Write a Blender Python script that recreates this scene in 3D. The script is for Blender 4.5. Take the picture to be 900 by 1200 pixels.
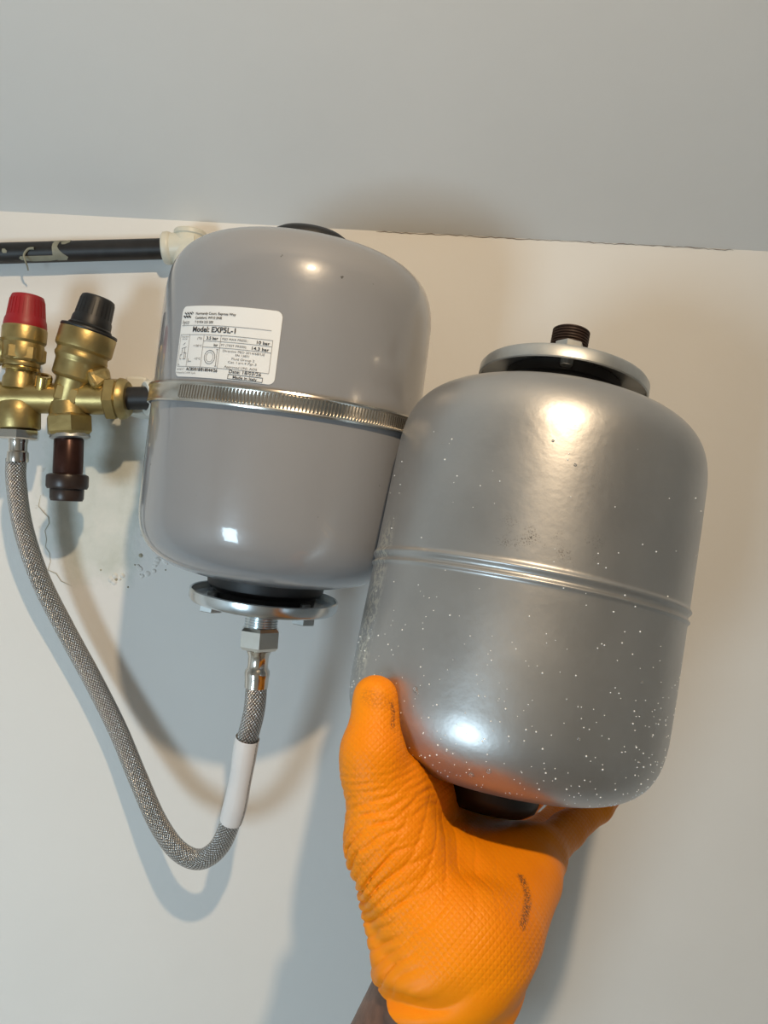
import bpy, bmesh, math, random
import numpy as np
from mathutils import Vector, Matrix
from math import sin, cos, pi, radians, sqrt, atan2

random.seed(7)
rng = np.random.default_rng(11)
for o in list(bpy.data.objects): bpy.data.objects.remove(o)
SC = bpy.context.scene
COL = SC.collection

# ------------------------------------------------------------------ camera
F = 900.0                      # focal length, pixels of the 900x1200 frame
ROLL = radians(3.0)            # the phone was held a little crooked
CR, SR = cos(ROLL), sin(ROLL)
def cam2world(a, d, b):        # right, depth, up (in the phone's axes)
    return Vector((a*CR - b*SR, d, a*SR + b*CR))
RM = Matrix(((CR, 0, -SR), (0, 1, 0), (SR, 0, CR)))
def A(px, py, d):              # a point at depth d, phone axes
    return Vector(((px-450)/F*d, d, -(py-600)/F*d))
def W(px, py, d):
    return cam2world(*A(px, py, d))
def V(a, d, b): return cam2world(a, d, b)
def K(d): return d/F           # metres per pixel at depth d

cam_data = bpy.data.cameras.new('camera'); cam = bpy.data.objects.new('camera', cam_data); COL.objects.link(cam)
cam_data.sensor_fit = 'VERTICAL'; cam_data.sensor_height = 24.0; cam_data.lens = 24.0*F/1200.0
cam_data.clip_start = 0.01
X = cam2world(1, 0, 0); Y = cam2world(0, 0, 1); Z = -cam2world(0, 1, 0)
cam.matrix_world = Matrix((X, Y, Z)).transposed().to_4x4()
SC.camera = cam

# ------------------------------------------------------------------ light and exposure
SC.view_settings.view_transform = 'Standard'; SC.view_settings.look = 'None'
SC.view_settings.gamma = 1.0; SC.view_settings.use_curve_mapping = False
SC.view_settings.exposure = -0.12
wd = bpy.data.worlds.new('world'); SC.world = wd; wd.use_nodes = True
bg = wd.node_tree.nodes['Background']; bg.inputs[0].default_value = (0.62, 0.75, 0.9, 1); bg.inputs[1].default_value = 0.8
LAMP_POS = Vector((0.12, -0.20, 0.56)); LAMP_POWER = 6.7; LAMP_COL = (1.0, 0.76, 0.50)
WIN_C = Vector((-0.88, -0.98, -0.62)); WIN_POWER = 15.0; WIN_COL = (0.64, 0.85, 1.0)
WIN_W, WIN_H = 0.42, 0.46
BR = 0.017
dl = bpy.data.lights.new('downlight_beam', 'AREA'); dl.shape = 'DISK'; dl.size = 2*BR; dl.energy = LAMP_POWER; dl.color = LAMP_COL
do = bpy.data.objects.new('downlight_beam', dl); COL.objects.link(do); do.location = LAMP_POS
LAMP_DIR = Vector((-0.46, 0.30, -1.0)).normalized(); do.rotation_euler = LAMP_DIR.to_track_quat('-Z', 'Y').to_euler()
ld = bpy.data.lights.new('window_daylight', 'AREA'); ld.shape = 'RECTANGLE'; ld.size = WIN_W; ld.size_y = WIN_H
ld.energy = WIN_POWER; ld.color = WIN_COL
lo = bpy.data.objects.new('window_daylight', ld); COL.objects.link(lo)
lo.location = WIN_C + Vector((0.0, 0, 0)); lo.rotation_euler = (radians(90), 0, 0)

# ------------------------------------------------------------------ materials
MATS = {}
def nt(name):
    m = bpy.data.materials.new(name); m.use_nodes = True
    t = m.node_tree; b = t.nodes['Principled BSDF']
    MATS[name] = m
    return m, t, b
def node(t, kind, **kw):
    n = t.nodes.new(kind)
    for k, v in kw.items():
        if k.startswith('i_'):
            key = k[2:]
            n.inputs[int(key) if key.isdigit() else key.replace('_', ' ')].default_value = v
        else: setattr(n, k, v)
    return n
def noise(t, scale, detail=3, rough=0.5, vec=None, dist=0.0):
    n = node(t, 'ShaderNodeTexNoise'); n.inputs['Scale'].default_value = scale; n.inputs['Detail'].default_value = detail
    n.inputs['Roughness'].default_value = rough; n.inputs['Distortion'].default_value = dist
    if vec is None: vec = node(t, 'ShaderNodeTexCoord').outputs['Object']
    t.links.new(vec, n.inputs['Vector'])
    return n
def ramp(t, src, stops):
    r = node(t, 'ShaderNodeValToRGB'); e = r.color_ramp.elements
    while len(e) < len(stops): e.new(0.5)
    for k, (p, c) in enumerate(stops):
        e[k].position = p; e[k].color = (c[0], c[1], c[2], 1) if not isinstance(c, (int, float)) else (c, c, c, 1)
    t.links.new(src, r.inputs[0]); return r
def math_(t, op, a, b=None, c=None, clamp=False):
    n = node(t, 'ShaderNodeMath', operation=op); n.use_clamp = clamp
    for k, v in enumerate((a, b, c)):
        if v is None: continue
        if isinstance(v, (int, float)): n.inputs[k].default_value = v
        else: t.links.new(v, n.inputs[k])
    return n.outputs[0]
def mixc(t, fac, c1, c2):
    n = node(t, 'ShaderNodeMix', data_type='RGBA')
    for k, v in ((0, fac), (6, c1), (7, c2)):
        if isinstance(v, (int, float)): n.inputs[k].default_value = v
        elif isinstance(v, tuple): n.inputs[k].default_value = (*v[:3], 1)
        else: t.links.new(v, n.inputs[k])
    return n.outputs[2]
def bump(t, b, h, strength=0.3, dist=0.001, prev=None):
    n = node(t, 'ShaderNodeBump'); n.inputs['Strength'].default_value = strength; n.inputs['Distance'].default_value = dist
    t.links.new(h, n.inputs['Height'])
    if prev is not None: t.links.new(prev, n.inputs['Normal'])
    t.links.new(n.outputs[0], b.inputs['Normal']); return n.outputs[0]
def simple(name, col, rough=0.5, metal=0.0, coat=0.0, nscale=40, nvar=0.12, bscale=None, bstr=0.1, bdist=0.0005, spec=0.5):
    m, t, b = nt(name)
    n = noise(t, nscale, 4)
    lo_ = tuple(max(0, c*(1-nvar)) for c in col); hi = tuple(min(1, c*(1+nvar)) for c in col)
    r = ramp(t, n.outputs[0], [(0.3, lo_), (0.7, hi)])
    t.links.new(r.outputs[0], b.inputs['Base Color'])
    b.inputs['Roughness'].default_value = rough; b.inputs['Metallic'].default_value = metal
    b.inputs['Coat Weight'].default_value = coat; b.inputs['Coat Roughness'].default_value = 0.08
    b.inputs['Specular IOR Level'].default_value = spec
    if bscale: bump(t, b, noise(t, bscale, 3).outputs[0], bstr, bdist)
    return m

def wall_mat(name, col, patch=False):
    m, t, b = nt(name)
    tc = node(t, 'ShaderNodeTexCoord'); ob = tc.outputs['Object']
    n = noise(t, 6, 5, 0.55, ob)
    base = ramp(t, n.outputs[0], [(0.3, tuple(c*0.96 for c in col)), (0.7, col)]).outputs[0]
    fine = noise(t, 240, 3, 0.6, ob).outputs[0]
    roll_ = noise(t, 55, 3, 0.5, ob).outputs[0]
    h = math_(t, 'MULTIPLY_ADD', roll_, 0.6, math_(t, 'MULTIPLY', fine, 0.25))
    b.inputs['Roughness'].default_value = 0.62
    if patch:
        # a rough plaster repair around the valve, with its own irregular edge
        c = W(112, 575, 0.6)
        sub = node(t, 'ShaderNodeVectorMath', operation='SUBTRACT'); t.links.new(ob, sub.inputs[0]); sub.inputs[1].default_value = c
        mul = node(t, 'ShaderNodeVectorMath', operation='MULTIPLY'); t.links.new(sub.outputs[0], mul.inputs[0]); mul.inputs[1].default_value = (1/0.049, 0, 1/0.080)
        ln = node(t, 'ShaderNodeVectorMath', operation='LENGTH'); t.links.new(mul.outputs[0], ln.inputs[0])
        wob = noise(t, 38, 4, 0.6, ob).outputs[0]
        dd = math_(t, 'ADD', ln.outputs['Value'], math_(t, 'MULTIPLY', math_(t, 'SUBTRACT', wob, 0.5), 0.9))
        mask = ramp(t, dd, [(0.72, 1.0), (1.0, 0.0)]).outputs[0]
        blot = noise(t, 30, 5, 0.65, ob).outputs[0]
        pc = ramp(t, blot, [(0.3, (0.58, 0.60, 0.54)), (0.52, (0.68, 0.70, 0.65)), (0.72, (0.76, 0.76, 0.71))]).outputs[0]
        base = mixc(t, mask, base, pc)
        rim = ramp(t, dd, [(0.86, 0.0), (0.93, 1.0), (0.99, 0.0)]).outputs[0]
        spk = ramp(t, noise(t, 130, 4, 0.7, ob).outputs[0], [(0.60, 0.0), (0.68, 1.0)]).outputs[0]
        base = mixc(t, math_(t, 'MULTIPLY', math_(t, 'MULTIPLY', rim, spk), 0.55), base, (0.50, 0.44, 0.34))
        h = math_(t, 'ADD', h, math_(t, 'MULTIPLY', mask, math_(t, 'MULTIPLY_ADD', blot, 1.6, 0.6)))
    t.links.new(base, b.inputs['Base Color'])
    bump(t, b, h, 0.22, 0.0012)
    return m
M_wall = wall_mat('painted_plaster', (0.80, 0.785, 0.755), True)
M_ceil = wall_mat('ceiling_paint', (0.78, 0.775, 0.76))
M_room = wall_mat('room_paint', (0.60, 0.585, 0.56))
M_floor = simple('floor_vinyl', (0.44, 0.38, 0.31), 0.5)

# glossy grey enamel of the mounted tank
m, t, b = nt('grey_enamel'); MATS['grey_enamel'] = m
tc = node(t, 'ShaderNodeTexCoord').outputs['Object']
r = ramp(t, noise(t, 9, 4, 0.5, tc).outputs[0], [(0.3, (0.262, 0.262, 0.272)), (0.7, (0.285, 0.284, 0.292))])
spots = ramp(t, noise(t, 210, 2, 0.5, tc).outputs[0], [(0.205, 1.0), (0.235, 0.0)]).outputs[0]
t.links.new(mixc(t, math_(t, 'MULTIPLY', spots, 0.8), r.outputs[0], (0.05, 0.045, 0.04)), b.inputs['Base Color'])
b.inputs['Roughness'].default_value = 0.30; b.inputs['Coat Weight'].default_value = 0.9; b.inputs['Coat Roughness'].default_value = 0.07
hh = math_(t, 'MULTIPLY_ADD', noise(t, 330, 2, 0.5, tc).outputs[0], 0.35, noise(t, 120, 2, 0.5, tc).outputs[0])
nb = bump(t, b, hh, 0.10, 0.0006); t.links.new(nb, b.inputs['Coat Normal'])
M_grey = m

# satin silver paint of the held tank, worn and wet
m, t, b = nt('silver_paint')
tc = node(t, 'ShaderNodeTexCoord').outputs['Object']
sep = node(t, 'ShaderNodeSeparateXYZ'); t.links.new(tc, sep.inputs[0]); sx, sy, sz = sep.outputs
base = ramp(t, noise(t, 16, 5, 0.6, tc).outputs[0], [(0.3, (0.41, 0.405, 0.40)), (0.7, (0.47, 0.465, 0.455))]).outputs[0]
def band(v, lo_, hi, soft):
    a1 = math_(t, 'MULTIPLY', math_(t, 'SUBTRACT', v, lo_), 1/soft, clamp=True)
    a2 = math_(t, 'MULTIPLY', math_(t, 'SUBTRACT', hi, v), 1/soft, clamp=True)
    return math_(t, 'MULTIPLY', a1, a2)
# long scrape down the side seam
strip = math_(t, 'MULTIPLY', math_(t, 'MULTIPLY', band(sy, 0.014, 0.038, 0.006), band(sz, -0.022, 0.068, 0.012)), math_(t, 'LESS_THAN', sx, -0.05))
flk = ramp(t, noise(t, 300, 3, 0.75, tc).outputs[0], [(0.47, 0.0), (0.54, 1.0)]).outputs[0]
scr = math_(t, 'MULTIPLY', strip, flk)
base = mixc(t, math_(t, 'MULTIPLY', scr, 0.9), base, (0.72, 0.70, 0.62))
# dark scuff above the bead
sc2 = math_(t, 'MULTIPLY', math_(t, 'MULTIPLY', band(sz, -0.026, -0.006, 0.006), band(sx, -0.036, 0.020, 0.012)), math_(t, 'GREATER_THAN', sy, 0))
fl2 = ramp(t, noise(t, 1500, 3, 0.6, tc).outputs[0], [(0.52, 0.0), (0.62, 1.0)]).outputs[0]
base = mixc(t, math_(t, 'MULTIPLY', math_(t, 'MULTIPLY', math_(t, 'MULTIPLY', sc2, fl2), ramp(t, noise(t, 110, 2, 0.5, tc).outputs[0], [(0.45, 0.0), (0.62, 1.0)]).outputs[0]), 0.8), base, (0.10, 0.085, 0.07))
t.links.new(base, b.inputs['Base Color'])
b.inputs['Metallic'].default_value = 0.82
rr = ramp(t, noise(t, 22, 4, 0.6, tc).outputs[0], [(0.3, 0.34), (0.7, 0.44)]).outputs[0]
t.links.new(rr, b.inputs['Roughness'])
b.inputs['Coat Weight'].default_value = 0.15; b.inputs['Coat Roughness'].default_value = 0.2
hh = math_(t, 'MULTIPLY_ADD', noise(t, 260, 2, 0.5, tc).outputs[0], 1.0, math_(t, 'MULTIPLY', scr, 3.0))
bump(t, b, hh, 0.16, 0.0005)
M_silver = m

M_zinc = simple('zinc_plate', (0.62, 0.66, 0.68), 0.24, 1.0, nscale=60, nvar=0.2, bscale=120, bstr=0.08)
M_zinc_dull = simple('dull_zinc', (0.50, 0.51, 0.50), 0.42, 0.85, nscale=45, nvar=0.22, bscale=160, bstr=0.15)
M_chrome = simple('nickel_plate', (0.66, 0.63, 0.58), 0.16, 1.0, nscale=50, nvar=0.1)
M_steel = simple('stainless_band', (0.62, 0.58, 0.52), 0.24, 1.0, nscale=60, nvar=0.15, bscale=300, bstr=0.06)
M_rubber = simple('black_rubber', (0.018, 0.017, 0.017), 0.5, nscale=60)
M_capblack = simple('black_plastic', (0.009, 0.009, 0.0095), 0.45, nscale=60, bscale=300, bstr=0.08)
M_red = simple('red_plastic', (0.30, 0.008, 0.013), 0.45, nscale=60, bscale=300, bstr=0.06)
M_brass = simple('cast_brass', (0.41, 0.31, 0.13), 0.40, 0.90, nscale=60, nvar=0.2, bscale=260, bstr=0.22, bdist=0.0006)
M_brass2 = simple('turned_brass', (0.52, 0.37, 0.13), 0.24, 0.95, nscale=60, nvar=0.15, bscale=200, bstr=0.06)
M_copper = simple('dark_copper', (0.055, 0.022, 0.016), 0.30, 0.6, nscale=70, nvar=0.35, bscale=120, bstr=0.1)
M_brownpl = simple('brown_plastic', (0.030, 0.018, 0.014), 0.35, nscale=70, nvar=0.3)
M_whitepl = simple('white_plastic', (0.74, 0.74, 0.68), 0.35, nscale=30, nvar=0.06)
M_cream = simple('cream_plastic', (0.66, 0.64, 0.54), 0.4, nscale=30, nvar=0.08)
M_pipe = simple('black_pipe', (0.011, 0.010, 0.010), 0.5, nscale=90, nvar=0.5, bscale=150, bstr=0.15)
M_drip = simple('dried_paint', (0.26, 0.26, 0.20), 0.6, nscale=80, nvar=0.2)
M_paper = simple('paper_label', (0.80, 0.80, 0.79), 0.55, nscale=30, nvar=0.03)
M_ink = simple('black_ink', (0.030, 0.030, 0.035), 0.6)
M_ink2 = simple('grey_ink', (0.16, 0.16, 0.17), 0.6)
M_dark = simple('dark_gap', (0.24, 0.20, 0.16), 0.9)
M_skin = simple('brown_skin', (0.155, 0.074, 0.045), 0.48, nscale=160, nvar=0.25, bscale=420, bstr=0.35, bdist=0.0006)
M_rust = simple('rusty_thread', (0.050, 0.028, 0.020), 0.55, 0.3, nscale=90, nvar=0.5, bscale=200, bstr=0.3)

m, t, b = nt('water_drop')  # opaque white for the tiny specks: droplet glints put into the colour
b.inputs['Base Color'].default_value = (0.93, 0.95, 0.95, 1); b.inputs['Roughness'].default_value = 0.06
t.links.new(ramp(t, noise(t, 300, 2).outputs[0], [(0.3, (0.85, 0.87, 0.87)), (0.7, (0.95, 0.96, 0.96))]).outputs[0], b.inputs['Base Color'])
b.inputs['IOR'].default_value = 1.33
M_drop_glint = m
m, t, b = nt('clear_water')
b.inputs['Roughness'].default_value = 0.04; b.inputs['IOR'].default_value = 1.33
t.links.new(ramp(t, noise(t, 50, 2).outputs[0], [(0.3, (0.9, 0.9, 0.9)), (0.7, (0.97, 0.97, 0.97))]).outputs[0], b.inputs['Base Color'])
b.inputs['Transmission Weight'].default_value = 0.9
M_water = m

# braided stainless hose (uv: x around, y along)
m, t, b = nt('steel_braid')
uv = node(t, 'ShaderNodeUVMap'); uv.uv_map = 'UVMap'
sp = node(t, 'ShaderNodeSeparateXYZ'); t.links.new(uv.outputs[0], sp.inputs[0])
u, v = sp.outputs[0], sp.outputs[1]
ang = math_(t, 'MULTIPLY', u, 2*pi*10); al = math_(t, 'MULTIPLY', v, 2*pi/0.0052)
s1 = math_(t, 'SINE', math_(t, 'ADD', ang, al)); s2 = math_(t, 'SINE', math_(t, 'SUBTRACT', ang, al))
w_ = math_(t, 'MULTIPLY', s1, s2)
fine = math_(t, 'MULTIPLY', math_(t, 'SINE', math_(t, 'MULTIPLY', math_(t, 'ADD', ang, al), 5.0)), 0.25)
hgt = math_(t, 'ADD', math_(t, 'ABSOLUTE', w_), fine)
cl = ramp(t, hgt, [(0.06, (0.07, 0.068, 0.065)), (0.35, (0.50, 0.48, 0.46)), (1.0, (0.78, 0.76, 0.73))])
t.links.new(cl.outputs[0], b.inputs['Base Color']); b.inputs['Metallic'].default_value = 0.95; b.inputs['Roughness'].default_value = 0.26
bump(t, b, hgt, 0.75, 0.0006)
M_braid = m

# paper wrap on the hose: a row of tiny illegible print along one side
m, t, b = nt('printed_wrap')
uv = node(t, 'ShaderNodeUVMap'); uv.uv_map = 'UVMap'
sp = node(t, 'ShaderNodeSeparateXYZ'); t.links.new(uv.outputs[0], sp.inputs[0]); u, v = sp.outputs[0], sp.outputs[1]
row = math_(t, 'MULTIPLY', math_(t, 'GREATER_THAN', u, 0.165), math_(t, 'LESS_THAN', u, 0.205))
cmb = node(t, 'ShaderNodeCombineXYZ'); t.links.new(math_(t, 'MULTIPLY', u, 60.0), cmb.inputs[0]); t.links.new(math_(t, 'MULTIPLY', v, 1400.0), cmb.inputs[1])
nz = node(t, 'ShaderNodeTexNoise'); nz.inputs['Scale'].default_value = 1.0; nz.inputs['Detail'].default_value = 1.0; t.links.new(cmb.outputs[0], nz.inputs['Vector'])
ink = math_(t, 'MULTIPLY', row, math_(t, 'GREATER_THAN', nz.outputs[0], 0.47))
t.links.new(mixc(t, math_(t, 'MULTIPLY', ink, 0.8), (0.80, 0.78, 0.77), (0.12, 0.12, 0.12)), b.inputs['Base Color'])
b.inputs['Roughness'].default_value = 0.5
bump(t, b, noise(t, 60, 2).outputs[0], 0.25, 0.002)
M_wrap = m

# orange nitrile glove with a raised diamond grip and grime
m, t, b = nt('orange_nitrile')
tc = node(t, 'ShaderNodeTexCoord').outputs['Object']
sp = node(t, 'ShaderNodeSeparateXYZ'); t.links.new(tc, sp.inputs[0]); x_, y_, z_ = sp.outputs
kk = pi/0.0024
p1 = math_(t, 'MULTIPLY_ADD', math_(t, 'ADD', math_(t, 'MULTIPLY', z_, 0.9), math_(t, 'MULTIPLY', x_, 1.1)), kk*0.70, math_(t, 'MULTIPLY', y_, kk*0.35))
p2 = math_(t, 'MULTIPLY_ADD', math_(t, 'SUBTRACT', math_(t, 'MULTIPLY', z_, 0.9), math_(t, 'MULTIPLY', x_, 1.1)), kk*0.70, math_(t, 'MULTIPLY', y_, kk*0.35))
dm = math_(t, 'MINIMUM', math_(t, 'ABSOLUTE', math_(t, 'SINE', p1)), math_(t, 'ABSOLUTE', math_(t, 'SINE', p2)))
at_g = node(t, 'ShaderNodeAttribute'); at_g.attribute_name = 'grip'
at_d = node(t, 'ShaderNodeAttribute'); at_d.attribute_name = 'grime'
dmm = math_(t, 'MULTIPLY', dm, at_g.outputs['Fac'])
base = ramp(t, noise(t, 28, 4, 0.55, tc).outputs[0], [(0.3, (0.90, 0.255, 0.0015)), (0.7, (0.98, 0.30, 0.002))]).outputs[0]
gn = ramp(t, noise(t, 1100, 2, 0.6, tc).outputs[0], [(0.36, 0.0), (0.62, 1.0)]).outputs[0]
base = mixc(t, math_(t, 'MULTIPLY', math_(t, 'MULTIPLY', at_d.outputs['Fac'], gn), 0.9), base, (0.045, 0.035, 0.028))
t.links.new(base, b.inputs['Base Color'])
b.inputs['Roughness'].default_value = 0.48; b.inputs['Specular IOR Level'].default_value = 0.25
b.inputs['Subsurface Weight'].default_value = 0.08; b.inputs['Subsurface Radius'].default_value = (0.004, 0.0012, 0.0002)
hh = math_(t, 'MULTIPLY_ADD', noise(t, 190, 3, 0.5, tc).outputs[0], 0.5, dmm)
bump(t, b, hh, 0.45, 0.0005)
M_glove = m

# ------------------------------------------------------------------ builders
MW = {}        # world matrices of the things
def link(o, parent=None):
    COL.objects.link(o)
    if parent is not None: o.parent = parent
    return o
def thing(name, label, cat, mat=None, loc=None, group=None):
    o = bpy.data.objects.new(name, None); COL.objects.link(o); o.empty_display_size = 0.02
    M = mat if mat is not None else Matrix.Translation(loc)
    o.matrix_world = M; MW[o.name] = M
    o['label'] = label; o['category'] = cat
    if group: o['group'] = group
    return o
def root_of(o):
    while o.parent: o = o.parent
    return o
def mesh(name, verts, faces, mat, parent=None, local=False, smooth=35, uvs=None):
    """verts in world space (or in the thing's own space when local)"""
    if parent is not None and not local:
        Mi = MW[root_of(parent).name].inverted() if root_of(parent).name in MW else Matrix()
        verts = [Mi @ Vector(v) for v in verts]
    me = bpy.data.meshes.new(name); me.from_pydata([tuple(v) for v in verts], [], faces)
    me.validate(); me.update()
    bm = bmesh.new(); bm.from_mesh(me); bmesh.ops.remove_doubles(bm, verts=bm.verts, dist=1e-6) if uvs is None else None
    if uvs is None: bmesh.ops.recalc_face_normals(bm, faces=bm.faces)
    bm.to_mesh(me); bm.free()
    if smooth:
        me.shade_smooth(); me.set_sharp_from_angle(angle=radians(smooth))
    me.materials.append(mat)
    return link(bpy.data.objects.new(name, me), parent)
def tag(o, label, cat, group=None):
    o['label'] = label; o['category'] = cat
    if group: o['group'] = group
    return o
def basis(ax):
    ax = Vector(ax).normalized()
    h = Vector((1, 0, 0)) if abs(ax.x) < 0.8 else Vector((0, 1, 0))
    e1 = (h - ax*h.dot(ax)).normalized(); return e1, ax.cross(e1), ax
def lathe_data(prof, org, ax, seg=48, wob=None):
    e1, e2, a = basis(ax); org = Vector(org); vs = []; fs = []; rings = []
    for (r, z) in prof:
        if r < 1e-7:
            rings.append([len(vs)]); vs.append(org + a*z); continue
        ring = []
        for k in range(seg):
            ph = 2*pi*k/seg; ring.append(len(vs)); vs.append(org + a*z + (e1*cos(ph) + e2*sin(ph))*r)
        rings.append(ring)
    for A_, B_ in zip(rings[:-1], rings[1:]):
        if len(A_) == 1 and len(B_) == 1: continue
        for k in range(seg):
            k2 = (k+1) % seg
            if len(A_) == 1: fs.append((A_[0], B_[k], B_[k2]))
            elif len(B_) == 1: fs.append((A_[k], B_[0], A_[k2]))
            else: fs.append((A_[k], B_[k], B_[k2], A_[k2]))
    return vs, fs
def lathe(name, prof, org, ax, mat, parent=None, seg=48, local=False, smooth=35):
    v, f = lathe_data(prof, org, ax, seg); return mesh(name, v, f, mat, parent, local, smooth)
def cyl_prof(r, z0, z1, bev=0.0008):
    return [(0, z0), (r-bev, z0), (r, z0+bev), (r, z1-bev), (r-bev, z1), (0, z1)]
def hex_data(r, z0, z1, org, ax, rot=0.0, n=6, ch=0.12):
    """hexagonal nut: across-corner radius r, chamfered ends"""
    e1, e2, a = basis(ax); org = Vector(org); vs = []; fs = []
    h = z1-z0; lv = [(r*(1-ch), z0), (r, z0+h*0.14), (r, z1-h*0.14), (r*(1-ch), z1)]
    for (q, z) in lv:
        for k in range(n):
            ph = rot + 2*pi*k/n; vs.append(org + a*z + (e1*cos(ph)+e2*sin(ph))*q)
    for L in range(3):
        for k in range(n):
            fs.append((L*n+k, L*n+(k+1) % n, (L+1)*n+(k+1) % n, (L+1)*n+k))
    fs.append(tuple(range(n-1, -1, -1))); fs.append(tuple(3*n+k for k in range(n)))
    return vs, fs
def hexnut(name, r, z0, z1, org, ax, mat, parent=None, rot=0.0, local=False):
    v, f = hex_data(r, z0, z1, org, ax, rot); return mesh(name, v, f, mat, parent, local, 25)
def box_data(c, ux, uy, uz):
    c = Vector(c); vs = [c + ux*sx + uy*sy + uz*sz for sx in (-1, 1) for sy in (-1, 1) for sz in (-1, 1)]
    return vs, [(0, 1, 3, 2), (4, 6, 7, 5), (0, 4, 5, 1), (2, 3, 7, 6), (0, 2, 6, 4), (1, 5, 7, 3)]
def join(parts):
    V_, F_ = [], []
    for v, f in parts:
        n = len(V_); V_ += list(v); F_ += [tuple(i+n for i in q) for q in f]
    return V_, F_
def slab(name, x0, x1, y0, y1, z0, z1, mat, kind=True):
    v, f = box_data(((x0+x1)/2, (y0+y1)/2, (z0+z1)/2), Vector(((x1-x0)/2, 0, 0)), Vector((0, (y1-y0)/2, 0)), Vector((0, 0, (z1-z0)/2)))
    o = mesh(name, v, f, mat, None, smooth=0)
    if kind: o['kind'] = 'structure'
    return o
def spline(pts, n=120):
    """Catmull-Rom through points, resampled evenly"""
    P = [Vector(p) for p in pts]; P = [2*P[0]-P[1]] + P + [2*P[-1]-P[-2]]; out = []
    for k in range(1, len(P)-2):
        for j in range(24):
            s = j/24.0; a, b_, c, d = P[k-1], P[k], P[k+1], P[k+2]
            out.append(0.5*((2*b_) + (c-a)*s + (2*a-5*b_+4*c-d)*s*s + (3*b_-a-3*c+d)*s**3))
    out.append(P[-2])
    L = [0.0]
    for a, b_ in zip(out[:-1], out[1:]): L.append(L[-1]+(b_-a).length)
    res = []; j = 0
    for k in range(n):
        q = L[-1]*k/(n-1)
        while j < len(L)-2 and L[j+1] < q: j += 1
        s = (q-L[j])/max(1e-9, L[j+1]-L[j]); res.append(out[j].lerp(out[j+1], min(1, max(0, s))))
    return res, L[-1]
def tube(name, path, rad, mat, parent=None, seg=24, ph0=0.0, ph1=2*pi, caps=True, up=Vector((0, -1, 0)), length=None, uv=True):
    """swept tube with uv (around, metres along)"""
    n = len(path); closed = abs(ph1-ph0-2*pi) < 1e-6; m_ = seg+1
    vs, fs, uvd = [], [], []
    s = 0.0
    for k in range(n):
        tdir = (path[min(k+1, n-1)]-path[max(k-1, 0)]).normalized()
        e1 = (up - tdir*up.dot(tdir)).normalized(); e2 = tdir.cross(e1)
        if k: s += (path[k]-path[k-1]).length
        rr_ = rad(k/(n-1)) if callable(rad) else rad
        for j in range(m_):
            ph = ph0+(ph1-ph0)*j/seg
            vs.append(path[k] + (e1*cos(ph)+e2*sin(ph))*rr_); uvd.append((j/seg, s))
    for k in range(n-1):
        for j in range(seg):
            fs.append((k*m_+j, k*m_+j+1, (k+1)*m_+j+1, (k+1)*m_+j))
    if parent is not None:
        Mi = MW[root_of(parent).name].inverted(); vs = [Mi @ v for v in vs]
    me = bpy.data.meshes.new(name); me.from_pydata([tuple(v) for v in vs], [], fs); me.update()
    ul = me.uv_layers.new(name='UVMap')
    for lp in me.loops: ul.data[lp.index].uv = uvd[lp.vertex_index]
    me.shade_smooth(); me.materials.append(mat)
    return link(bpy.data.objects.new(name, me), parent)

# ------------------------------------------------------------------ the room
WY = 0.60
ZC = W(450, 271, WY).z         # height of the wall/ceiling joint
SL = math.tan(radians(38))
XL, XR, YB, ZF, ZT = -1.5, 1.5, WIN_C.y-0.02, -1.5, 1.15
slab('wall_back', XL-0.1, XR+0.1, WY, WY+0.1, ZF-0.1, ZC+0.6, M_wall)
slab('wall_right', XR, XR+0.1, YB, WY, ZF, ZT+0.3, M_room)
slab('wall_left', XL-0.1, XL, YB, WY, ZF, ZT+0.3, M_room)
slab('floor', XL-0.1, XR+0.1, YB, WY, ZF-0.1, ZF, M_floor)
def bd(x0, x1, y0, y1, z0, z1):
    return box_data(((x0+x1)/2, (y0+y1)/2, (z0+z1)/2), Vector(((x1-x0)/2, 0, 0)), Vector((0, (y1-y0)/2, 0)), Vector((0, 0, (z1-z0)/2)))
wx0, wx1, wz0, wz1 = WIN_C.x-WIN_W/2-0.02, WIN_C.x+WIN_W/2+0.02, WIN_C.z-WIN_H/2-0.02, WIN_C.z+WIN_H/2+0.02
v, f = join([bd(XL-0.1, wx0, YB-0.1, YB, ZF-0.1, ZT+0.3), bd(wx1, XR+0.1, YB-0.1, YB, ZF-0.1, ZT+0.3), bd(wx0, wx1, YB-0.1, YB, ZF-0.1, wz0), bd(wx0, wx1, YB-0.1, YB, wz1, ZT+0.3)])
o = mesh('wall_rear', v, f, M_room, None, smooth=0); o['kind'] = 'structure'
v, f = join([bd(wx0, wx1, YB-0.09, YB-0.03, wz0, wz0+0.03), bd(wx0, wx1, YB-0.09, YB-0.03, wz1-0.03, wz1), bd(wx0, wx0+0.03, YB-0.09, YB-0.03, wz0+0.03, wz1-0.03), bd(wx1-0.03, wx1, YB-0.09, YB-0.03, wz0+0.03, wz1-0.03)])
o = mesh('window_1', v, f, M_whitepl, None, smooth=0); o['kind'] = 'structure'
# sloping ceiling, rising from the wall towards the viewer, then a flat top
yk = WY-(ZT-ZC)/SL
prof = [(WY, ZC), (yk, ZT), (YB, ZT), (YB, ZT+0.1), (yk-0.03, ZT+0.1), (WY, ZC+0.12)]
vs = [Vector((x, y, z)) for x in (XL, XR) for (y, z) in prof]
fs = [tuple(range(6)), tuple(range(11, 5, -1))] + [(k, 6+k, 6+(k+1) % 6, (k+1) % 6) for k in range(6)]
CEIL = mesh('ceiling', vs, fs, M_ceil, None, smooth=0); CEIL['kind'] = 'structure'
WALL = bpy.data.objects['wall_back']
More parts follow.
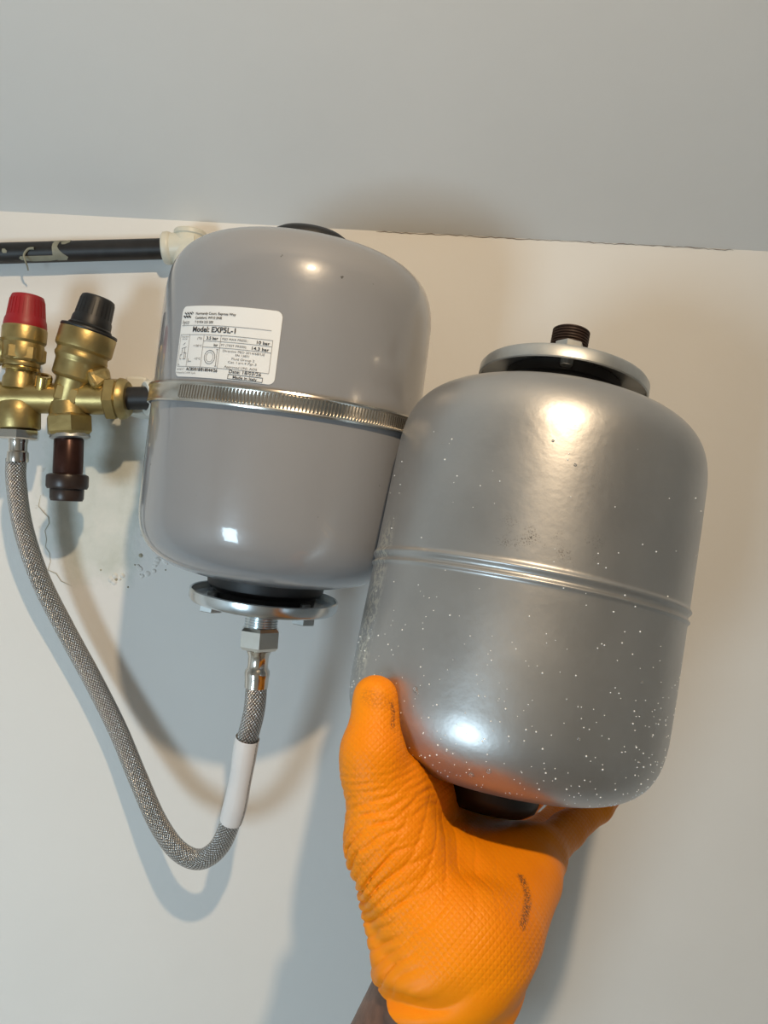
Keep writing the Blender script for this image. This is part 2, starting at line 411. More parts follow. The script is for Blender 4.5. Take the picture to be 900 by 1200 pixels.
# hairline gap along the joint, right of the mounted tank
def ribbon(name, pts, wid, mat, parent, y=WY-0.0003):
    vs, fs = [], []
    for k, p in enumerate(pts):
        d = (pts[min(k+1, len(pts)-1)]-pts[max(0, k-1)]).normalized(); nrm = Vector((-d.z, 0, d.x))
        w = wid*(0.35+0.65*random.random())*(1 if 0 < k < len(pts)-1 else 0.2)
        vs += [p+nrm*w/2, p-nrm*w/2]
    vs += [q+Vector((0, 0.0006, 0)) for q in vs]; n = len(pts)
    for k in range(n-1):
        a, b_ = 2*k, 2*k+2
        fs += [(a, b_, b_+1, a+1)]
    return mesh(name, vs, fs, mat, parent, smooth=0)
pts = [Vector((W(px, 0, WY).x, WY-0.0004, ZC-0.0004+random.uniform(-0.0005, 0.0005))) for px in range(455, 880, 5)]
ribbon('joint_crack', pts, 0.0007, M_dark, WALL)
M_crack = simple('crack_dirt', (0.40, 0.36, 0.27), 0.9)
cr = [(47, 580), (44, 593), (50, 600), (56, 606), (57, 613), (52, 622), (55, 632), (53, 641), (58, 648), (60, 658), (57, 668), (66, 672), (72, 681), (84, 687)]
ribbon('plaster_crack', [W(x+random.uniform(-1, 1), y, WY-0.0004) for x, y in cr], 0.0007, M_crack, WALL)
for (x, y, r_) in [(165, 651, 2.6), (183, 661, 2.0), (136, 679, 2.0), (172, 671, 1.4), (150, 688, 1.2), (118, 668, 1.1), (158, 662, 1.0), (194, 668, 1.0)]:
    lathe('plaster_pit', [(0, 0.0009), (r_*0.55*K(.6), 0.0008), (r_*K(.6), 0)], W(x, y, WY), (0, -1, 0), M_crack, WALL, 9)
for k in range(26):
    x, y = random.uniform(120, 200), 0; y = 690-(x-120)*0.42+random.uniform(-9, 6); r_ = random.uniform(1.5, 4.5)
    lathe('plaster_lump', [(0, 0.0012), (r_*0.6*K(.6), 0.0009), (r_*K(.6), 0)], W(x, y, WY), (0, -1, 0), M_wall, WALL, 8)

# small downlight hanging above the photographer (its beam is set at the top)
lamp = thing('downlight', 'small white downlight on a stem below the sloping ceiling', 'lamp', loc=LAMP_POS)
lathe('housing', [(0, -0.004), (BR+0.001, -0.004), (BR+0.001, 0.0), (BR+0.006, 0.0), (BR+0.006, -0.045), (BR-0.002, -0.052), (0, -0.052)], LAMP_POS, LAMP_DIR, M_whitepl, lamp, 28)
zc = ZC+(WY-LAMP_POS.y)*SL-LAMP_POS.z
lathe('stem', cyl_prof(0.004, 0.045, zc), LAMP_POS, (0, 0, 1), M_whitepl, lamp, 10)

# ------------------------------------------------------------------ expansion vessels
R = 0.085
def end_profile(z0, b, n):
    # softly barrelled flank turning into a tighter shoulder and a nearly flat end
    out = []
    for k in range(1, 25):
        th = radians(90*(k/24.0)**0.8); out.append((R*max(0.0, cos(th))**(2/n), z0+b*sin(th)**(2/n)))
    out[-1] = (0.0, z0+b+0.0012)
    return out
EZ, EB, EN = 0.046, 0.0590, 3.7
EP = end_profile(EZ, EB, EN)
EPF = end_profile(0.050, 0.0575, 3.9)   # flange end, a little longer
def bead_r(z):
    # rolled joint: a raised lip either side of a shallow groove
    return R + 0.0013*math.exp(-((z+0.0022)/0.0014)**2) + 0.0011*math.exp(-((z-0.0030)/0.0010)**2) - 0.0003*math.exp(-((z-0.0006)/0.0012)**2)
def body_profile():
    p = [(r, -z) for r, z in EPF[::-1]]
    zs = [-0.045, -0.03, -0.015] + [(-60+k*3)*0.00015 for k in range(41)] + [0.015, 0.03, 0.043]
    p += [(bead_r(z), z) for z in zs]
    p += EP
    p[0] = (0, p[0][1]); p[-1] = (0, p[-1][1])
    return p
ZE = EP[-1][1]
FZ = -0.1255                    # outer face of the flange
def thread_prof(r, z0, z1, pitch, r_in=0.0):
    out = [(r_in, z0)]; z = z0
    while z > z1+1e-6 if z1 < z0 else z < z1-1e-6:
        s = -1 if z1 < z0 else 1
        out += [(r-0.0009, z), (r, z+s*pitch*0.35), (r, z+s*pitch*0.6), (r-0.0009, z+s*pitch*0.95)]; z += s*pitch
    out.append((r_in, z)); return out
def vessel(name, label, M, body_mat, bolt_angles, stub_mat, zinc, ch=1.0, sl=0.0187):
    t = thing(name, label, 'tank', mat=M)
    lathe('body', body_profile(), (0, 0, 0), (0, 0, 1), body_mat, t, 144, local=True, smooth=50)
    # dark rubber neck between shell and flange
    lathe('neck', [(0.0, -0.106), (0.0385, -0.107), (0.0375, -0.113), (0.0335, -0.1165), (0.0325, -0.1228), (0, -0.1228)], (0, 0, 0), (0, 0, 1), M_rubber, t, 64, local=True)
    # pressed dish flange with an upturned rim
    fr = 0.0482
    prof = [(0.0, FZ), (fr-0.004, FZ), (fr-0.0012, FZ+0.0008), (fr, FZ+0.0026), (fr, FZ+0.0078), (fr-0.0007, FZ+0.0084), (fr-0.0014, FZ+0.0078),
            (fr-0.0015, FZ+0.0035), (fr-0.0045, FZ+0.0022), (0, FZ+0.0022)]
    fl = lathe('flange', prof, (0, 0, 0), (0, 0, 1), zinc, t, 96, local=True)
    for an in bolt_angles:
        p = Vector((cos(radians(an))*0.0355, sin(radians(an))*0.0355, 0))
        v1 = hex_data(0.0078, FZ-0.0046, FZ-0.0003, p, (0, 0, 1), radians(an+12))
        v2 = lathe_data(cyl_prof(0.0034, FZ+0.0023, FZ+0.008, 0.0004), p, (0, 0, 1), 12)
        v, f = join([v1, v2]); mesh('bolt', v, f, M_zinc_dull, fl, local=True, smooth=25)
    lathe('threaded_stub', thread_prof(0.0108, FZ-0.0002, FZ-sl, 0.0017), (0, 0, 0), (0, 0, 1), stub_mat, t, 40, local=True, smooth=20)
    # round cap over the charging valve at the other end
    lathe('valve_cap', [(0, ZE-0.002), (0.0265, ZE-0.004), (0.0268, ZE+0.004*ch), (0.0255, ZE+0.0085*ch), (0.021, ZE+0.0118*ch), (0.012, ZE+0.0135*ch), (0, ZE+0.0138*ch)], (0, 0, 0), (0, 0, 1), M_capblack, t, 64, local=True, smooth=40)
    return t
def frame(C, ax):              # phone-axis centre and axis -> world matrix
    ax = Vector(ax).normalized(); e1 = Vector((1, 0, 0)); e1 = (e1-ax*e1.dot(ax)).normalized(); e2 = ax.cross(e1)
    m3 = RM @ Matrix((e1, e2, ax)).transposed()
    return Matrix.Translation(RM @ Vector(C)) @ m3.to_4x4()
C1 = A(337.5, 486, 0.498); AX1 = Vector((sin(radians(7.6)), -0.035, cos(radians(7.6))))
M1 = frame(C1, AX1)
T1 = vessel('expansion_vessel', 'glossy grey expansion tank with a white printed label, strapped to the wall', M1, M_grey, (-148, -36, 92), M_zinc, M_zinc, 0.85)
C2 = A(615.5, 690, 0.425); UP2 = Vector((sin(radians(11.9)), 0.15, cos(radians(11.9)))).normalized()
M2 = frame(C2, -UP2)
T2 = vessel('expansion_vessel', 'worn silver expansion tank held upside down in the gloved hand', M2, M_silver, (99, -21, 219), M_rust, M_zinc_dull, 1.0, 0.0265)

# --- label of the grey tank, wrapped round its shell
PH0, PH1, LZ0, LZ1 = radians(-132.5), radians(-88.6), 0.0083, 0.0478
LW, LH = R*(PH1-PH0), LZ1-LZ0
def on_shell(u, v, lift):      # u, v in metres from the label's top left corner, v downwards
    ph = PH0+u/R; return Vector((cos(ph)*(R+lift), sin(ph)*(R+lift), LZ1-v))
def label_sheet():
    rc = 0.0035; nx, nz = 48, 24; us = []
    vs, fs = [], []
    for L in (0.00035, -0.0006):
        for i in range(nx+1):
            u = LW*(0.5-0.5*cos(pi*i/nx))
            e = min(u, LW-u); cut = rc-sqrt(max(0, rc*rc-(rc-e)**2)) if e < rc else 0
            for j in range(nz+1):
                v = cut+(LH-2*cut)*j/nz; vs.append(on_shell(u, v, L))
    n = (nx+1)*(nz+1); g = lambda i, j, s: s*n+i*(nz+1)+j
    for i in range(nx):
        for j in range(nz):
            fs.append((g(i, j, 0), g(i+1, j, 0), g(i+1, j+1, 0), g(i, j+1, 0)))
        fs.append((g(i, 0, 0), g(i, 0, 1), g(i+1, 0, 1), g(i+1, 0, 0))); fs.append((g(i, nz, 0), g(i+1, nz, 0), g(i+1, nz, 1), g(i, nz, 1)))
    for j in range(nz):
        fs.append((g(0, j, 0), g(0, j+1, 0), g(0, j+1, 1), g(0, j, 1))); fs.append((g(nx, j, 0), g(nx, j, 1), g(nx, j+1, 1), g(nx, j+1, 0)))
    return vs, fs
v, f = label_sheet()
LAB = mesh('label', v, f, M_paper, T1, local=True, smooth=40); LAB['label'] = 'white printed paper label'
PRINT, PRINT2 = [], []
def text(s, u, v, h, wid=None, bold=0.0, dst=PRINT, right=False, shear=0.0):
    """one line of flat lettering; u, v as fractions of the label, h cap height in metres"""
    cu = bpy.data.curves.new('t', 'FONT'); cu.body = s; cu.size = 1.0; cu.offset = bold; cu.resolution_u = 3; cu.shear = shear
    ob = bpy.data.objects.new('t', cu); COL.objects.link(ob)
    dg = bpy.context.evaluated_depsgraph_get(); me = ob.evaluated_get(dg).to_mesh()
    vs = [q.co.copy() for q in me.vertices]; fs = [tuple(p.vertices) for p in me.polygons]
    ob.evaluated_get(dg).to_mesh_clear(); bpy.data.objects.remove(ob); bpy.data.curves.remove(cu)
    if not vs: return
    x0 = min(q.x for q in vs); x1 = max(q.x for q in vs); sc = h/0.70
    sx_ = sc if wid is None else wid*LW/(x1-x0)
    off = u*LW if not right else u*LW-(x1-x0)*sx_
    dst.append(([on_shell(off+(q.x-x0)*sx_, v*LH-q.y*sc, 0.0006) for q in vs], fs))
def stroke(u0, v0, u1, v1, w=0.00022, dst=PRINT2):
    n = max(2, int(abs(u1-u0)*30)); vs, fs = [], []
    du, dv = (u1-u0)*LW, (v1-v0)*LH; L = sqrt(du*du+dv*dv); nx, ny = -dv/L*w/2, du/L*w/2
    for k in range(n+1):
        s = k/n; a, b_ = u0*LW+du*s, v0*LH+dv*s
        vs += [on_shell(a+nx, b_+ny, 0.00058), on_shell(a-nx, b_-ny, 0.00058)]
    for k in range(n): fs.append((2*k, 2*k+2, 2*k+3, 2*k+1))
    dst.append((vs, fs))
for k in range(3):             # the slanted stripes of the maker's mark
    for q in range(2):
        u_ = 0.028+k*0.034+q*0.012
        stroke(u_, 0.135-q*0.045, u_+0.034, 0.165-q*0.045, 0.0008-0.0002*q, PRINT)
stroke(0.135, 0.085, 0.160, 0.105, 0.0004, PRINT)
text('hyco', 0.022, 0.255, 0.0024, 0.095, 0.0, PRINT2, shear=0.2)
text('Normandy Court, Express Way', 0.190, 0.125, 0.00135, 0.415, 0.012)
text('Castleford, WF10 5NR', 0.188, 0.185, 0.00135, 0.29, 0.012)
text('T 01924 225 200', 0.188, 0.245, 0.00135, 0.205, 0.008)
stroke(0.02, 0.275, 0.925, 0.275)
text('Model: EXP5L-1', 0.175, 0.365, 0.0029, 0.445, 0.022)
stroke(0.02, 0.405, 0.945, 0.405)
for u_ in (0.02, 0.945): stroke(u_, 0.405, u_, 0.855)
for u_ in (0.145, 0.315, 0.490): stroke(u_, 0.405, u_, 0.855)
stroke(0.315, 0.49, 0.945, 0.49); stroke(0.315, 0.575, 0.945, 0.575); stroke(0.02, 0.855, 0.945, 0.855)
text('Temperature', 0.03, 0.445, 0.0009, 0.105, 0.0, PRINT2); text('min-max', 0.05, 0.475, 0.0009, 0.07, 0.0, PRINT2)
text('(TS)', 0.245, 0.470, 0.0012, 0.05, 0.0, PRINT2)
text('+100°C', 0.205, 0.575, 0.0012, 0.10, 0.0, PRINT2); text('-10°C', 0.23, 0.755, 0.0012, 0.075, 0.0, PRINT2)
text('3.5 bar', 0.345, 0.470, 0.0017, 0.12, 0.02); text('bar', 0.43, 0.557, 0.0015, 0.04, 0.015)
text('PED MAX PRESS.:', 0.505, 0.465, 0.0012, 0.235, 0.0, PRINT2); text('10 bar', 0.925, 0.475, 0.0017, 0.11, 0.02, right=True)
text('PT (TEST PRESS):', 0.500, 0.550, 0.0012, 0.235, 0.0, PRINT2); text('14.3 bar', 0.925, 0.56, 0.0017, 0.145, 0.02, right=True)
text('Directive PED 2014/68/UE', 0.525, 0.625, 0.0012, 0.37, 0.0, PRINT2); text('EN 13831', 0.645, 0.672, 0.0012, 0.12, 0.0, PRINT2)
text('Fluid Group 2', 0.615, 0.725, 0.0012, 0.20, 0.0, PRINT2); text('Cat. I art.4 Pgr.3', 0.585, 0.772, 0.0012, 0.25, 0.0, PRINT2)
text('Approved UNI. AOS', 0.555, 0.838, 0.0012, 0.29, 0.0, PRINT2)
text('serial n°:', 0.02, 0.905, 0.0012, 0.11, 0.0, PRINT2); text('AC85/018/818044/26', 0.150, 0.910, 0.0017, 0.345, 0.02)
text('Produced by C.I.M.M. S.p.A.', 0.02, 0.955, 0.0010, 0.25, 0.0, PRINT2)
text('Date: 18/03/26', 0.605, 0.905, 0.0018, 0.28, 0.012)
for a_ in ((0.60, 0.925, 0.90, 0.925), (0.60, 0.985, 0.90, 0.985), (0.60, 0.925, 0.60, 0.985), (0.90, 0.925, 0.90, 0.985)): stroke(*a_, 0.0003, PRINT)
text('Made in Italy', 0.645, 0.974, 0.0014, 0.21, 0.018)
for k in range(14):            # small line drawing of a tank and of a valve
    a0, a1 = 2*pi*k/14, 2*pi*(k+1)/14
    stroke(0.400+0.055*cos(a0), 0.71+0.095*sin(a0), 0.400+0.055*cos(a1), 0.71+0.095*sin(a1), 0.0003)
    stroke(0.400+0.038*cos(a0), 0.71+0.066*sin(a0), 0.400+0.038*cos(a1), 0.71+0.066*sin(a1), 0.0002)
for a_ in ((0.46, 0.60, 0.48, 0.60), (0.47, 0.60, 0.47, 0.83), (0.46, 0.83, 0.48, 0.83), (0.07, 0.55, 0.10, 0.52), (0.06, 0.60, 0.12, 0.58), (0.065, 0.60, 0.065, 0.69), (0.10, 0.59, 0.10, 0.75),
           (0.045, 0.69, 0.065, 0.69), (0.045, 0.69, 0.045, 0.75), (0.045, 0.75, 0.065, 0.75), (0.085, 0.66, 0.12, 0.66), (0.085, 0.75, 0.12, 0.75), (0.12, 0.66, 0.12, 0.75), (0.16, 0.78, 0.20, 0.78), (0.16, 0.74, 0.16, 0.80), (0.03, 0.82, 0.05, 0.84)):
    stroke(*a_, 0.0003)
v, f = join(PRINT); mesh('print', v, f, M_ink, LAB, local=True, smooth=0)
v, f = join(PRINT2); mesh('fine_print', v, f, M_ink2, LAB, local=True, smooth=0)

# --- steel strap round the grey tank
ST = thing('mounting_strap', 'slotted stainless steel strap round the middle of the grey tank', 'strap', mat=M1)
hb = 0.0054; z0 = 0.0002; rb = R+0.0021
prof = [(rb-0.0007, z0-hb), (rb+0.0003, z0-hb-0.0002), (rb+0.0006, z0-hb+0.0008), (rb, z0-hb+0.0016), (rb, z0+hb-0.0016), (rb+0.0006, z0+hb-0.0008), (rb+0.0003, z0+hb+0.0002), (rb-0.0007, z0+hb), (rb-0.0007, z0-hb)]
lathe('band', prof, (0, 0, 0), (0, 0, 1), M_steel, ST, 144, local=True, smooth=50)
parts = []; nt_ = 270
for k in range(nt_):
    ph = 2*pi*k/nt_; dg = math.degrees(ph); dg = dg-360 if dg > 180 else dg
    if not (-128 < dg < 40): continue
    c = Vector((cos(ph)*(rb+0.0002), sin(ph)*(rb+0.0002), z0)); er = Vector((cos(ph), sin(ph), 0)); et = Vector((-sin(ph), cos(ph), 0)); ez = Vector((0, 0, 1))
    ez2 = (ez+et*0.10).normalized()
    parts.append(box_data(c, er*0.0005, et*0.00052, ez2*0.0034))
v, f = join(parts); mesh('worm_teeth', v, f, M_chrome, ST, local=True, smooth=0)
# bracket foot that carries the strap on the wall, behind the tank
cb = M1 @ Vector((0, R+0.003, z0)); v, f = bd(cb.x-0.02, cb.x+0.02, cb.y-0.002, WY, cb.z-0.02, cb.z+0.02)
mesh('wall_bracket', v, f, M_zinc_dull, ST, smooth=0)

# --- water on the silver tank
def surf2(ph, z, lift=0.0):
    def rad(q):
        if abs(q) < 0.04: return bead_r(q)
        t_ = min(0.9999, max(0, (abs(q)-EZ)/EB)); return R*(1-t_**EN)**(1/EN)
    r = rad(z); sl_ = (rad(z+0.0004)-rad(z-0.0004))/0.0008
    n = Vector((cos(ph), sin(ph), -sl_)).normalized()
    return Vector((cos(ph)*r, sin(ph)*r, z)) + n*lift, n
def dome(p, n, r, h, seg=7):
    return lathe_data([(0, h), (r*0.62, h*0.72), (r, -0.00005)], p, n, seg)
parts = []
for k in range(520):
    z = random.uniform(-0.085, 0.096) if random.random() < 0.22 else 0.008+0.090*sqrt(random.random())
    ph = radians(random.uniform(5, 175)); p, n = surf2(ph, z)
    r = 0.00022+0.00026*random.random()**2
    parts.append(dome(p, n, r, r*0.9, 6))
v, f = join(parts); o = mesh('water_glint_specks', v, f, M_drop_glint, T2, local=True); o['kind'] = 'stuff'  # small domes, white colour paints the highlight on each droplet
Mi2 = M2.inverted()
def hit2(px, py):
    o_ = Mi2 @ Vector((0, 0, 0)); d_ = (Mi2.to_3x3() @ W(px, py, 1.0)).normalized()
    best = 0.25
    for _ in range(400):
        p = o_+d_*best; rr_ = sqrt(p.x**2+p.y**2); z = p.z
        lim = surf2(0, max(-0.1, min(0.1, z)))[0].x
        if rr_ <= lim: break
        best += 0.0005
    p = o_+d_*best; return surf2(atan2(p.y, p.x), max(-0.1, min(0.1, p.z)))
for (x, y, r) in [(487, 808, 3.6), (489, 812, 2.2), (573, 904, 3.4), (552, 908, 4.0), (648, 517, 1.8), (674, 545, 2.0), (752, 800, 2.2), (749, 894, 2.4), (678, 866, 2.0), (518, 520, 1.6)]:
    p, n = hit2(x, y); lathe('water_drop', [(0, r*0.6*K(.34)), (r*0.6*K(.34), r*0.45*K(.34)), (r*K(.34), -0.0001)], p, n, M_water, T2, 14, local=True)

# ------------------------------------------------------------------ flexible hose
HO = thing('flexible_hose', 'braided steel hose looping from the brass valve to the grey tank', 'hose', loc=W(235, 1008, 0.552))
a1w = (RM @ AX1).normalized()
sb = M1 @ Vector((0, 0, FZ-0.014))           # end of the tank's thread
dn = (RM @ Vector((-sin(radians(4.6)), 0.02, -cos(radians(4.6))))).normalized()
hexnut('hex_nut', 0.0138, 0.0, 0.0145, sb, dn, M_chrome, HO, radians(22))
lathe('ferrule', [(0, 0.0145), (0.0072, 0.0145), (0.0085, 0.0155), (0.0078, 0.0172), (0.0068, 0.0190), (0.0066, 0.0255), (0.0070, 0.0275), (0.0081, 0.0290), (0.0083, 0.0312), (0.0079, 0.0335), (0.0076, 0.040), (0, 0.040)], sb, dn, M_chrome, HO, 32)
hp = [W(19, 538, .5525), W(19, 565, .556), W(27, 618, .564), W(47, 678, .572), W(76, 736, .577), W(109, 797, .578), W(138, 855, .575), W(161, 910, .568), W(184, 962, .559), W(208, 996, .547), W(234, 1007, .54), W(257, 992, .532),
      W(272, 957, .523), W(282, 912, .514), W(289, 870, .508), sb+dn*0.055, sb+dn*0.030]
path, HL = spline(hp, 320)
tube('braided_sleeve', path, 0.0070, M_braid, HO, 28)
# white printed wrap
i0 = min(range(len(path)), key=lambda k: (path[k]-W(278, 966, .523)).length); i1 = min(range(len(path)), key=lambda k: (path[k]-W(292, 866, .507)).length)
tube('paper_wrap', path[i0:i1+1], lambda s: 0.0078+0.0003*sin(s*9), M_wrap, HO, 40)
vb = W(22, 503, .55); dv = (RM @ Vector((-0.04, 0.01, -1))).normalized()
hexnut('hex_nut', 0.0150, 0.0, 0.0075, vb, dv, M_chrome, HO, radians(10))
lathe('ferrule', [(0, 0.0065), (0.0064, 0.0065), (0.0066, 0.009), (0.0062, 0.0100), (0.0062, 0.0155), (0.0072, 0.0165), (0.0074, 0.0225), (0.0070, 0.0235), (0, 0.0235)], vb, dv, M_chrome, HO, 32)

# ------------------------------------------------------------------ brass valve
DV = 0.55; kv = K(DV)
VG = thing('brass_valve', 'brass water control valve with a red cap and a black cap on the wall', 'valve', loc=W(60, 467, DV))
def axis_px(p, q, d0=DV, d1=DV):
    a, b_ = W(*p, d0), W(*q, d1); return a, (b_-a).normalized(), (b_-a).length
def L(name, p, q, prof, mat, seg=40, d0=DV, d1=DV, smooth=32, parent=VG):
    """lathe along p->q in pixels; profile (radius px, distance px)"""
    a, ax, _ = axis_px(p, q, d0, d1); return lathe(name, [(r*kv, z*kv) for r, z in prof], a, ax, mat, parent, seg, smooth=smooth)
def H(name, p, q, r, z0, z1, mat, rot=0.0, d0=DV, d1=DV, parent=VG):
    a, ax, _ = axis_px(p, q, d0, d1); return hexnut(name, r*kv, z0*kv, z1*kv, a, ax, mat, parent, rot)
# horizontal body tube
L('body', (-40, 465), (128, 468), [(0, 0), (19, 0), (19, 40), (18, 44), (18, 92), (17.5, 122), (17, 146), (16.5, 176), (0, 176)], M_brass)
# relief valve on the left: bonnet, neck, side outlet, red cap
p, q = (22, 466), (33, 346)
L('relief_bonnet', p, q, [(0, 8), (20, 10), (19, 22), (16.5, 27), (17, 35), (20, 36), (20.5, 39), (20, 41), (22, 43), (23, 48), (23, 61), (22.4, 63), (24.5, 66), (24.8, 80), (24, 82), (0, 82)], M_brass)
L('bonnet_ring', p, q, [(16, 30.5), (20.6, 31), (21, 33), (20.6, 35), (16, 35.5)], M_brass2)
H('bonnet_hex', p, q, 25.5, 42, 60, M_brass, radians(20))
L('red_cap', p, q, [(0, 80), (23.5, 80), (23.8, 84), (23, 90), (21, 95), (18.5, 116), (17.2, 119), (14, 120), (0, 120)], M_red)
cap = bpy.data.objects['red_cap']
a, ax, _ = axis_px(p, q); e1, e2, _a = basis(ax); parts = []
for k in range(28):
    ph = 2*pi*k/28; er = e1*cos(ph)+e2*sin(ph); et = -e1*sin(ph)+e2*cos(ph)
    parts.append(box_data(a+ax*(104*kv)+er*(19.9*kv), er*0.5*kv+ax*(-0.06*kv), et*0.7*kv, ax*10*kv - er*1.1*kv))
v, f = join(parts); mesh('grip_ribs', v, f, M_red, cap, smooth=0)
L('side_outlet', (24, 413), (-30, 410), [(0, 8), (15, 8), (15, 24), (17, 25), (17, 54), (0, 54)], M_brass)
# lower left port
L('hose_port', (22, 466), (22, 506), [(0, 4), (21, 6), (23.5, 12), (24, 16), (24, 35), (23, 37), (0, 37)], M_brass)
# small test plug between the two valves
L('test_plug', (50, 456), (53, 436), [(0, 0), (9, 0), (9, 15), (8.2, 17), (4.5, 17), (4, 12), (0, 12)], M_brass2, 20, 0.545, 0.54)
# pressure reducing valve: slanted barrel
p, q = (77, 483), (116, 349)
L('regulator_barrel', p, q, [(0, -3), (12, -2), (18, 2), (20, 8), (20.5, 36), (21.5, 38), (25.5, 40), (27, 42), (27, 58), (27.5, 60), (29.5, 63), (30, 66), (28.8, 69), (28.8, 72), (31.8, 75), (32.2, 77), (32.2, 95), (31.2, 97), (0, 97)], M_brass, 56)
H('barrel_hex', p, q, 23.0, 10, 30, M_brass, radians(8))
L('barrel_gasket', p, q, [(0, 96.5), (31.8, 96.5), (32.4, 98), (31.8, 100), (0, 100)], M_capblack, 56)
bc = L('black_cap', p, q, [(0, 99), (24.5, 99), (24.8, 103), (23, 105), (22.5, 112), (21, 115), (19.5, 135), (18.5, 138), (16, 139.5), (0, 139.5)], M_capblack, 48)
a, ax, _ = axis_px(p, q); e1, e2, _a = basis(ax); parts = []
for k in range(24):
    ph = 2*pi*k/24; er = e1*cos(ph)+e2*sin(ph); et = -e1*sin(ph)+e2*cos(ph)
    parts.append(box_data(a+ax*(125*kv)+er*(20.3*kv), er*0.15*kv, et*0.8*kv, ax*9*kv - er*0.7*kv))
v, f = join(parts); mesh('grip_ribs', v, f, M_capblack, bc, smooth=0)
# gusset cast between barrel and outlet branch
pl = [W(98, 432, .535), W(128, 428, .545), W(131, 452, .545), (W(108, 458, .532))]; pr = [W(98, 432, .565), W(128, 428, .56), W(131, 452, .56), W(108, 458, .565)]
o = mesh('cast_web', pl+pr, [(0, 1, 2, 3), (7, 6, 5, 4), (0, 4, 5, 1), (1, 5, 6, 2), (2, 6, 7, 3), (3, 7, 4, 0)], M_brass, VG, smooth=0)
bv = o.modifiers.new('b', 'BEVEL'); bv.width = 0.0055; bv.segments = 4
# outlet branch and compression nut
L('outlet_branch', (84, 467), (150, 468), [(0, 0), (18, 0), (18.5, 30), (18, 44), (19, 45), (19, 56), (0, 56)], M_brass)
H('compression_nut', (124, 467), (160, 468), 26, 2, 17, M_brass, radians(12))
L('nut_collar', (124, 467), (160, 468), [(0, 16), (23, 16), (24.5, 18), (23.5, 23), (20, 27), (0, 27)], M_brass)
# lower port: hex nut
L('lower_port', (80, 470), (82, 515), [(0, 0), (21, 2), (22, 17), (0, 17)], M_brass)
H('lower_nut', (80, 470), (82, 515), 27, 16, 40, M_brass, radians(4))
L('nut_skirt', (80, 470), (82, 515), [(0, 38), (22, 39), (22.5, 43), (20, 44.5), (0, 44.5)], M_zinc_dull)
# two arms that stand the valve off the wall
for (x, y) in ((2, 466), (104, 468)):
    lathe('wall_stem', cyl_prof(0.006, 0, WY-DV), W(x, y, DV), (0, 1, 0), M_brass, VG, 16)

# dark tail pipe under the valve
CP = thing('tail_pipe', 'dark brown pipe stub with a black collar hanging below the brass valve', 'pipe', loc=W(79, 587, DV))
L('pipe', (81, 512), (78, 590), [(0, 0), (15, 0), (16.5, 3), (16.8, 40), (16.5, 45), (0, 45)], M_copper, 40, parent=CP)
L('collar', (81, 512), (78, 590), [(0, 43), (20, 43.5), (23, 45), (23.6, 47), (23.6, 58), (22, 61), (0, 61)], M_brownpl, 40, parent=CP)
L('end_cap', (81, 512), (78, 590), [(0, 60), (18.5, 60), (19, 62), (18.8, 72), (17.5, 75), (14, 75.5), (0, 75.5)], M_brownpl, 40, parent=CP)

# short black pipe and white push-fit fitting behind the tank
SP = thing('connecting_pipe', 'short black pipe between the brass valve and the white fitting', 'pipe', loc=W(150, 467, DV))
L('pipe', (146, 467), (200, 466), [(0, 0), (13.4, 0), (13.4, 48), (0, 48)], M_pipe, 32, parent=SP)
FT = thing('pipe_fitting', 'white plastic pipe fitting beside the strap, half hidden by the grey tank', 'fitting', loc=W(182, 467, DV+.02))
L('fitting_collar', (170, 467), (215, 466), [(13.8, 0), (19, 0), (20.5, 1.5), (20.8, 6), (20.8, 12), (23, 13), (23, 17), (20.5, 18), (20.5, 40), (13.8, 40), (13.8, 0)], M_whitepl, 40, d0=.5505, d1=.566, parent=FT)
# loose white plate edge above and below the short pipe
v, f = bd(0, 1, 0, 1, 0, 1)
WP = thing('wall_clip', 'white plastic clip on the wall behind the short black pipe', 'clip', loc=W(165, 467, .59))
c = W(166, 467, .583); v1, f1 = box_data(c, Vector((13*kv, 0, 0)), Vector((0, 0.0165, 0)), Vector((0, 0, 23*kv)))
o = mesh('clip_block', v1, f1, M_whitepl, WP, smooth=0); bv = o.modifiers.new('b', 'BEVEL'); bv.width = 0.002; bv.segments = 2

# top black pipe with paint drips, cream fitting
DP = 0.588
TP = thing('black_water_pipe', 'long black pipe with paint splashes running below the ceiling', 'pipe', loc=W(100, 295, DP))
pa, pb = W(-1760, 345, DP), W(214, 291, DP)
lathe('pipe', cyl_prof(0.0078, 0, (pb-pa).length), pa, pb-pa, M_pipe, TP, 32)
axp = (pb-pa).normalized(); fr_ = Vector((0, -1, 0)); upv = fr_.cross(axp).normalized()*-1
if upv.z < 0: upv = -upv
def splash(name, px, half, ph_list):
    c0 = W(px, 0, DP); s = (c0-pa).dot(axp)*1.0; vs, fs = [], []
    n = len(ph_list)
    for k, (ph, hw, off) in enumerate(ph_list):
        c = pa+axp*((W(px+off, 296, DP)-pa).dot(axp)); er = fr_*cos(radians(ph))+upv*sin(radians(ph))
        for sgn in (-1, 1): vs.append(c+er*0.0081+axp*hw*sgn*K(DP))
        for sgn in (-1, 1): vs.append(c+er*0.0074+axp*hw*sgn*K(DP))
    for k in range(n-1):
        a_, b_ = 4*k, 4*k+4
        fs += [(a_, b_, b_+1, a_+1), (a_+2, a_+3, b_+3, b_+2), (a_, a_+2, b_+2, b_), (a_+1, b_+1, b_+3, a_+3)]
    fs += [(0, 1, 3, 2), (4*n-4, 4*n-2, 4*n-1, 4*n-3)]
    return mesh(name, vs, fs, M_drip, TP, smooth=40)
splash('paint_splash', 70, 4, [(75, 8, 2), (60, 9, 2), (45, 3, 1), (30, 3.5, 0), (10, 3, -1), (-10, 4, 0), (-30, 6, 2), (-50, 9, 4), (-70, 5, 5)])
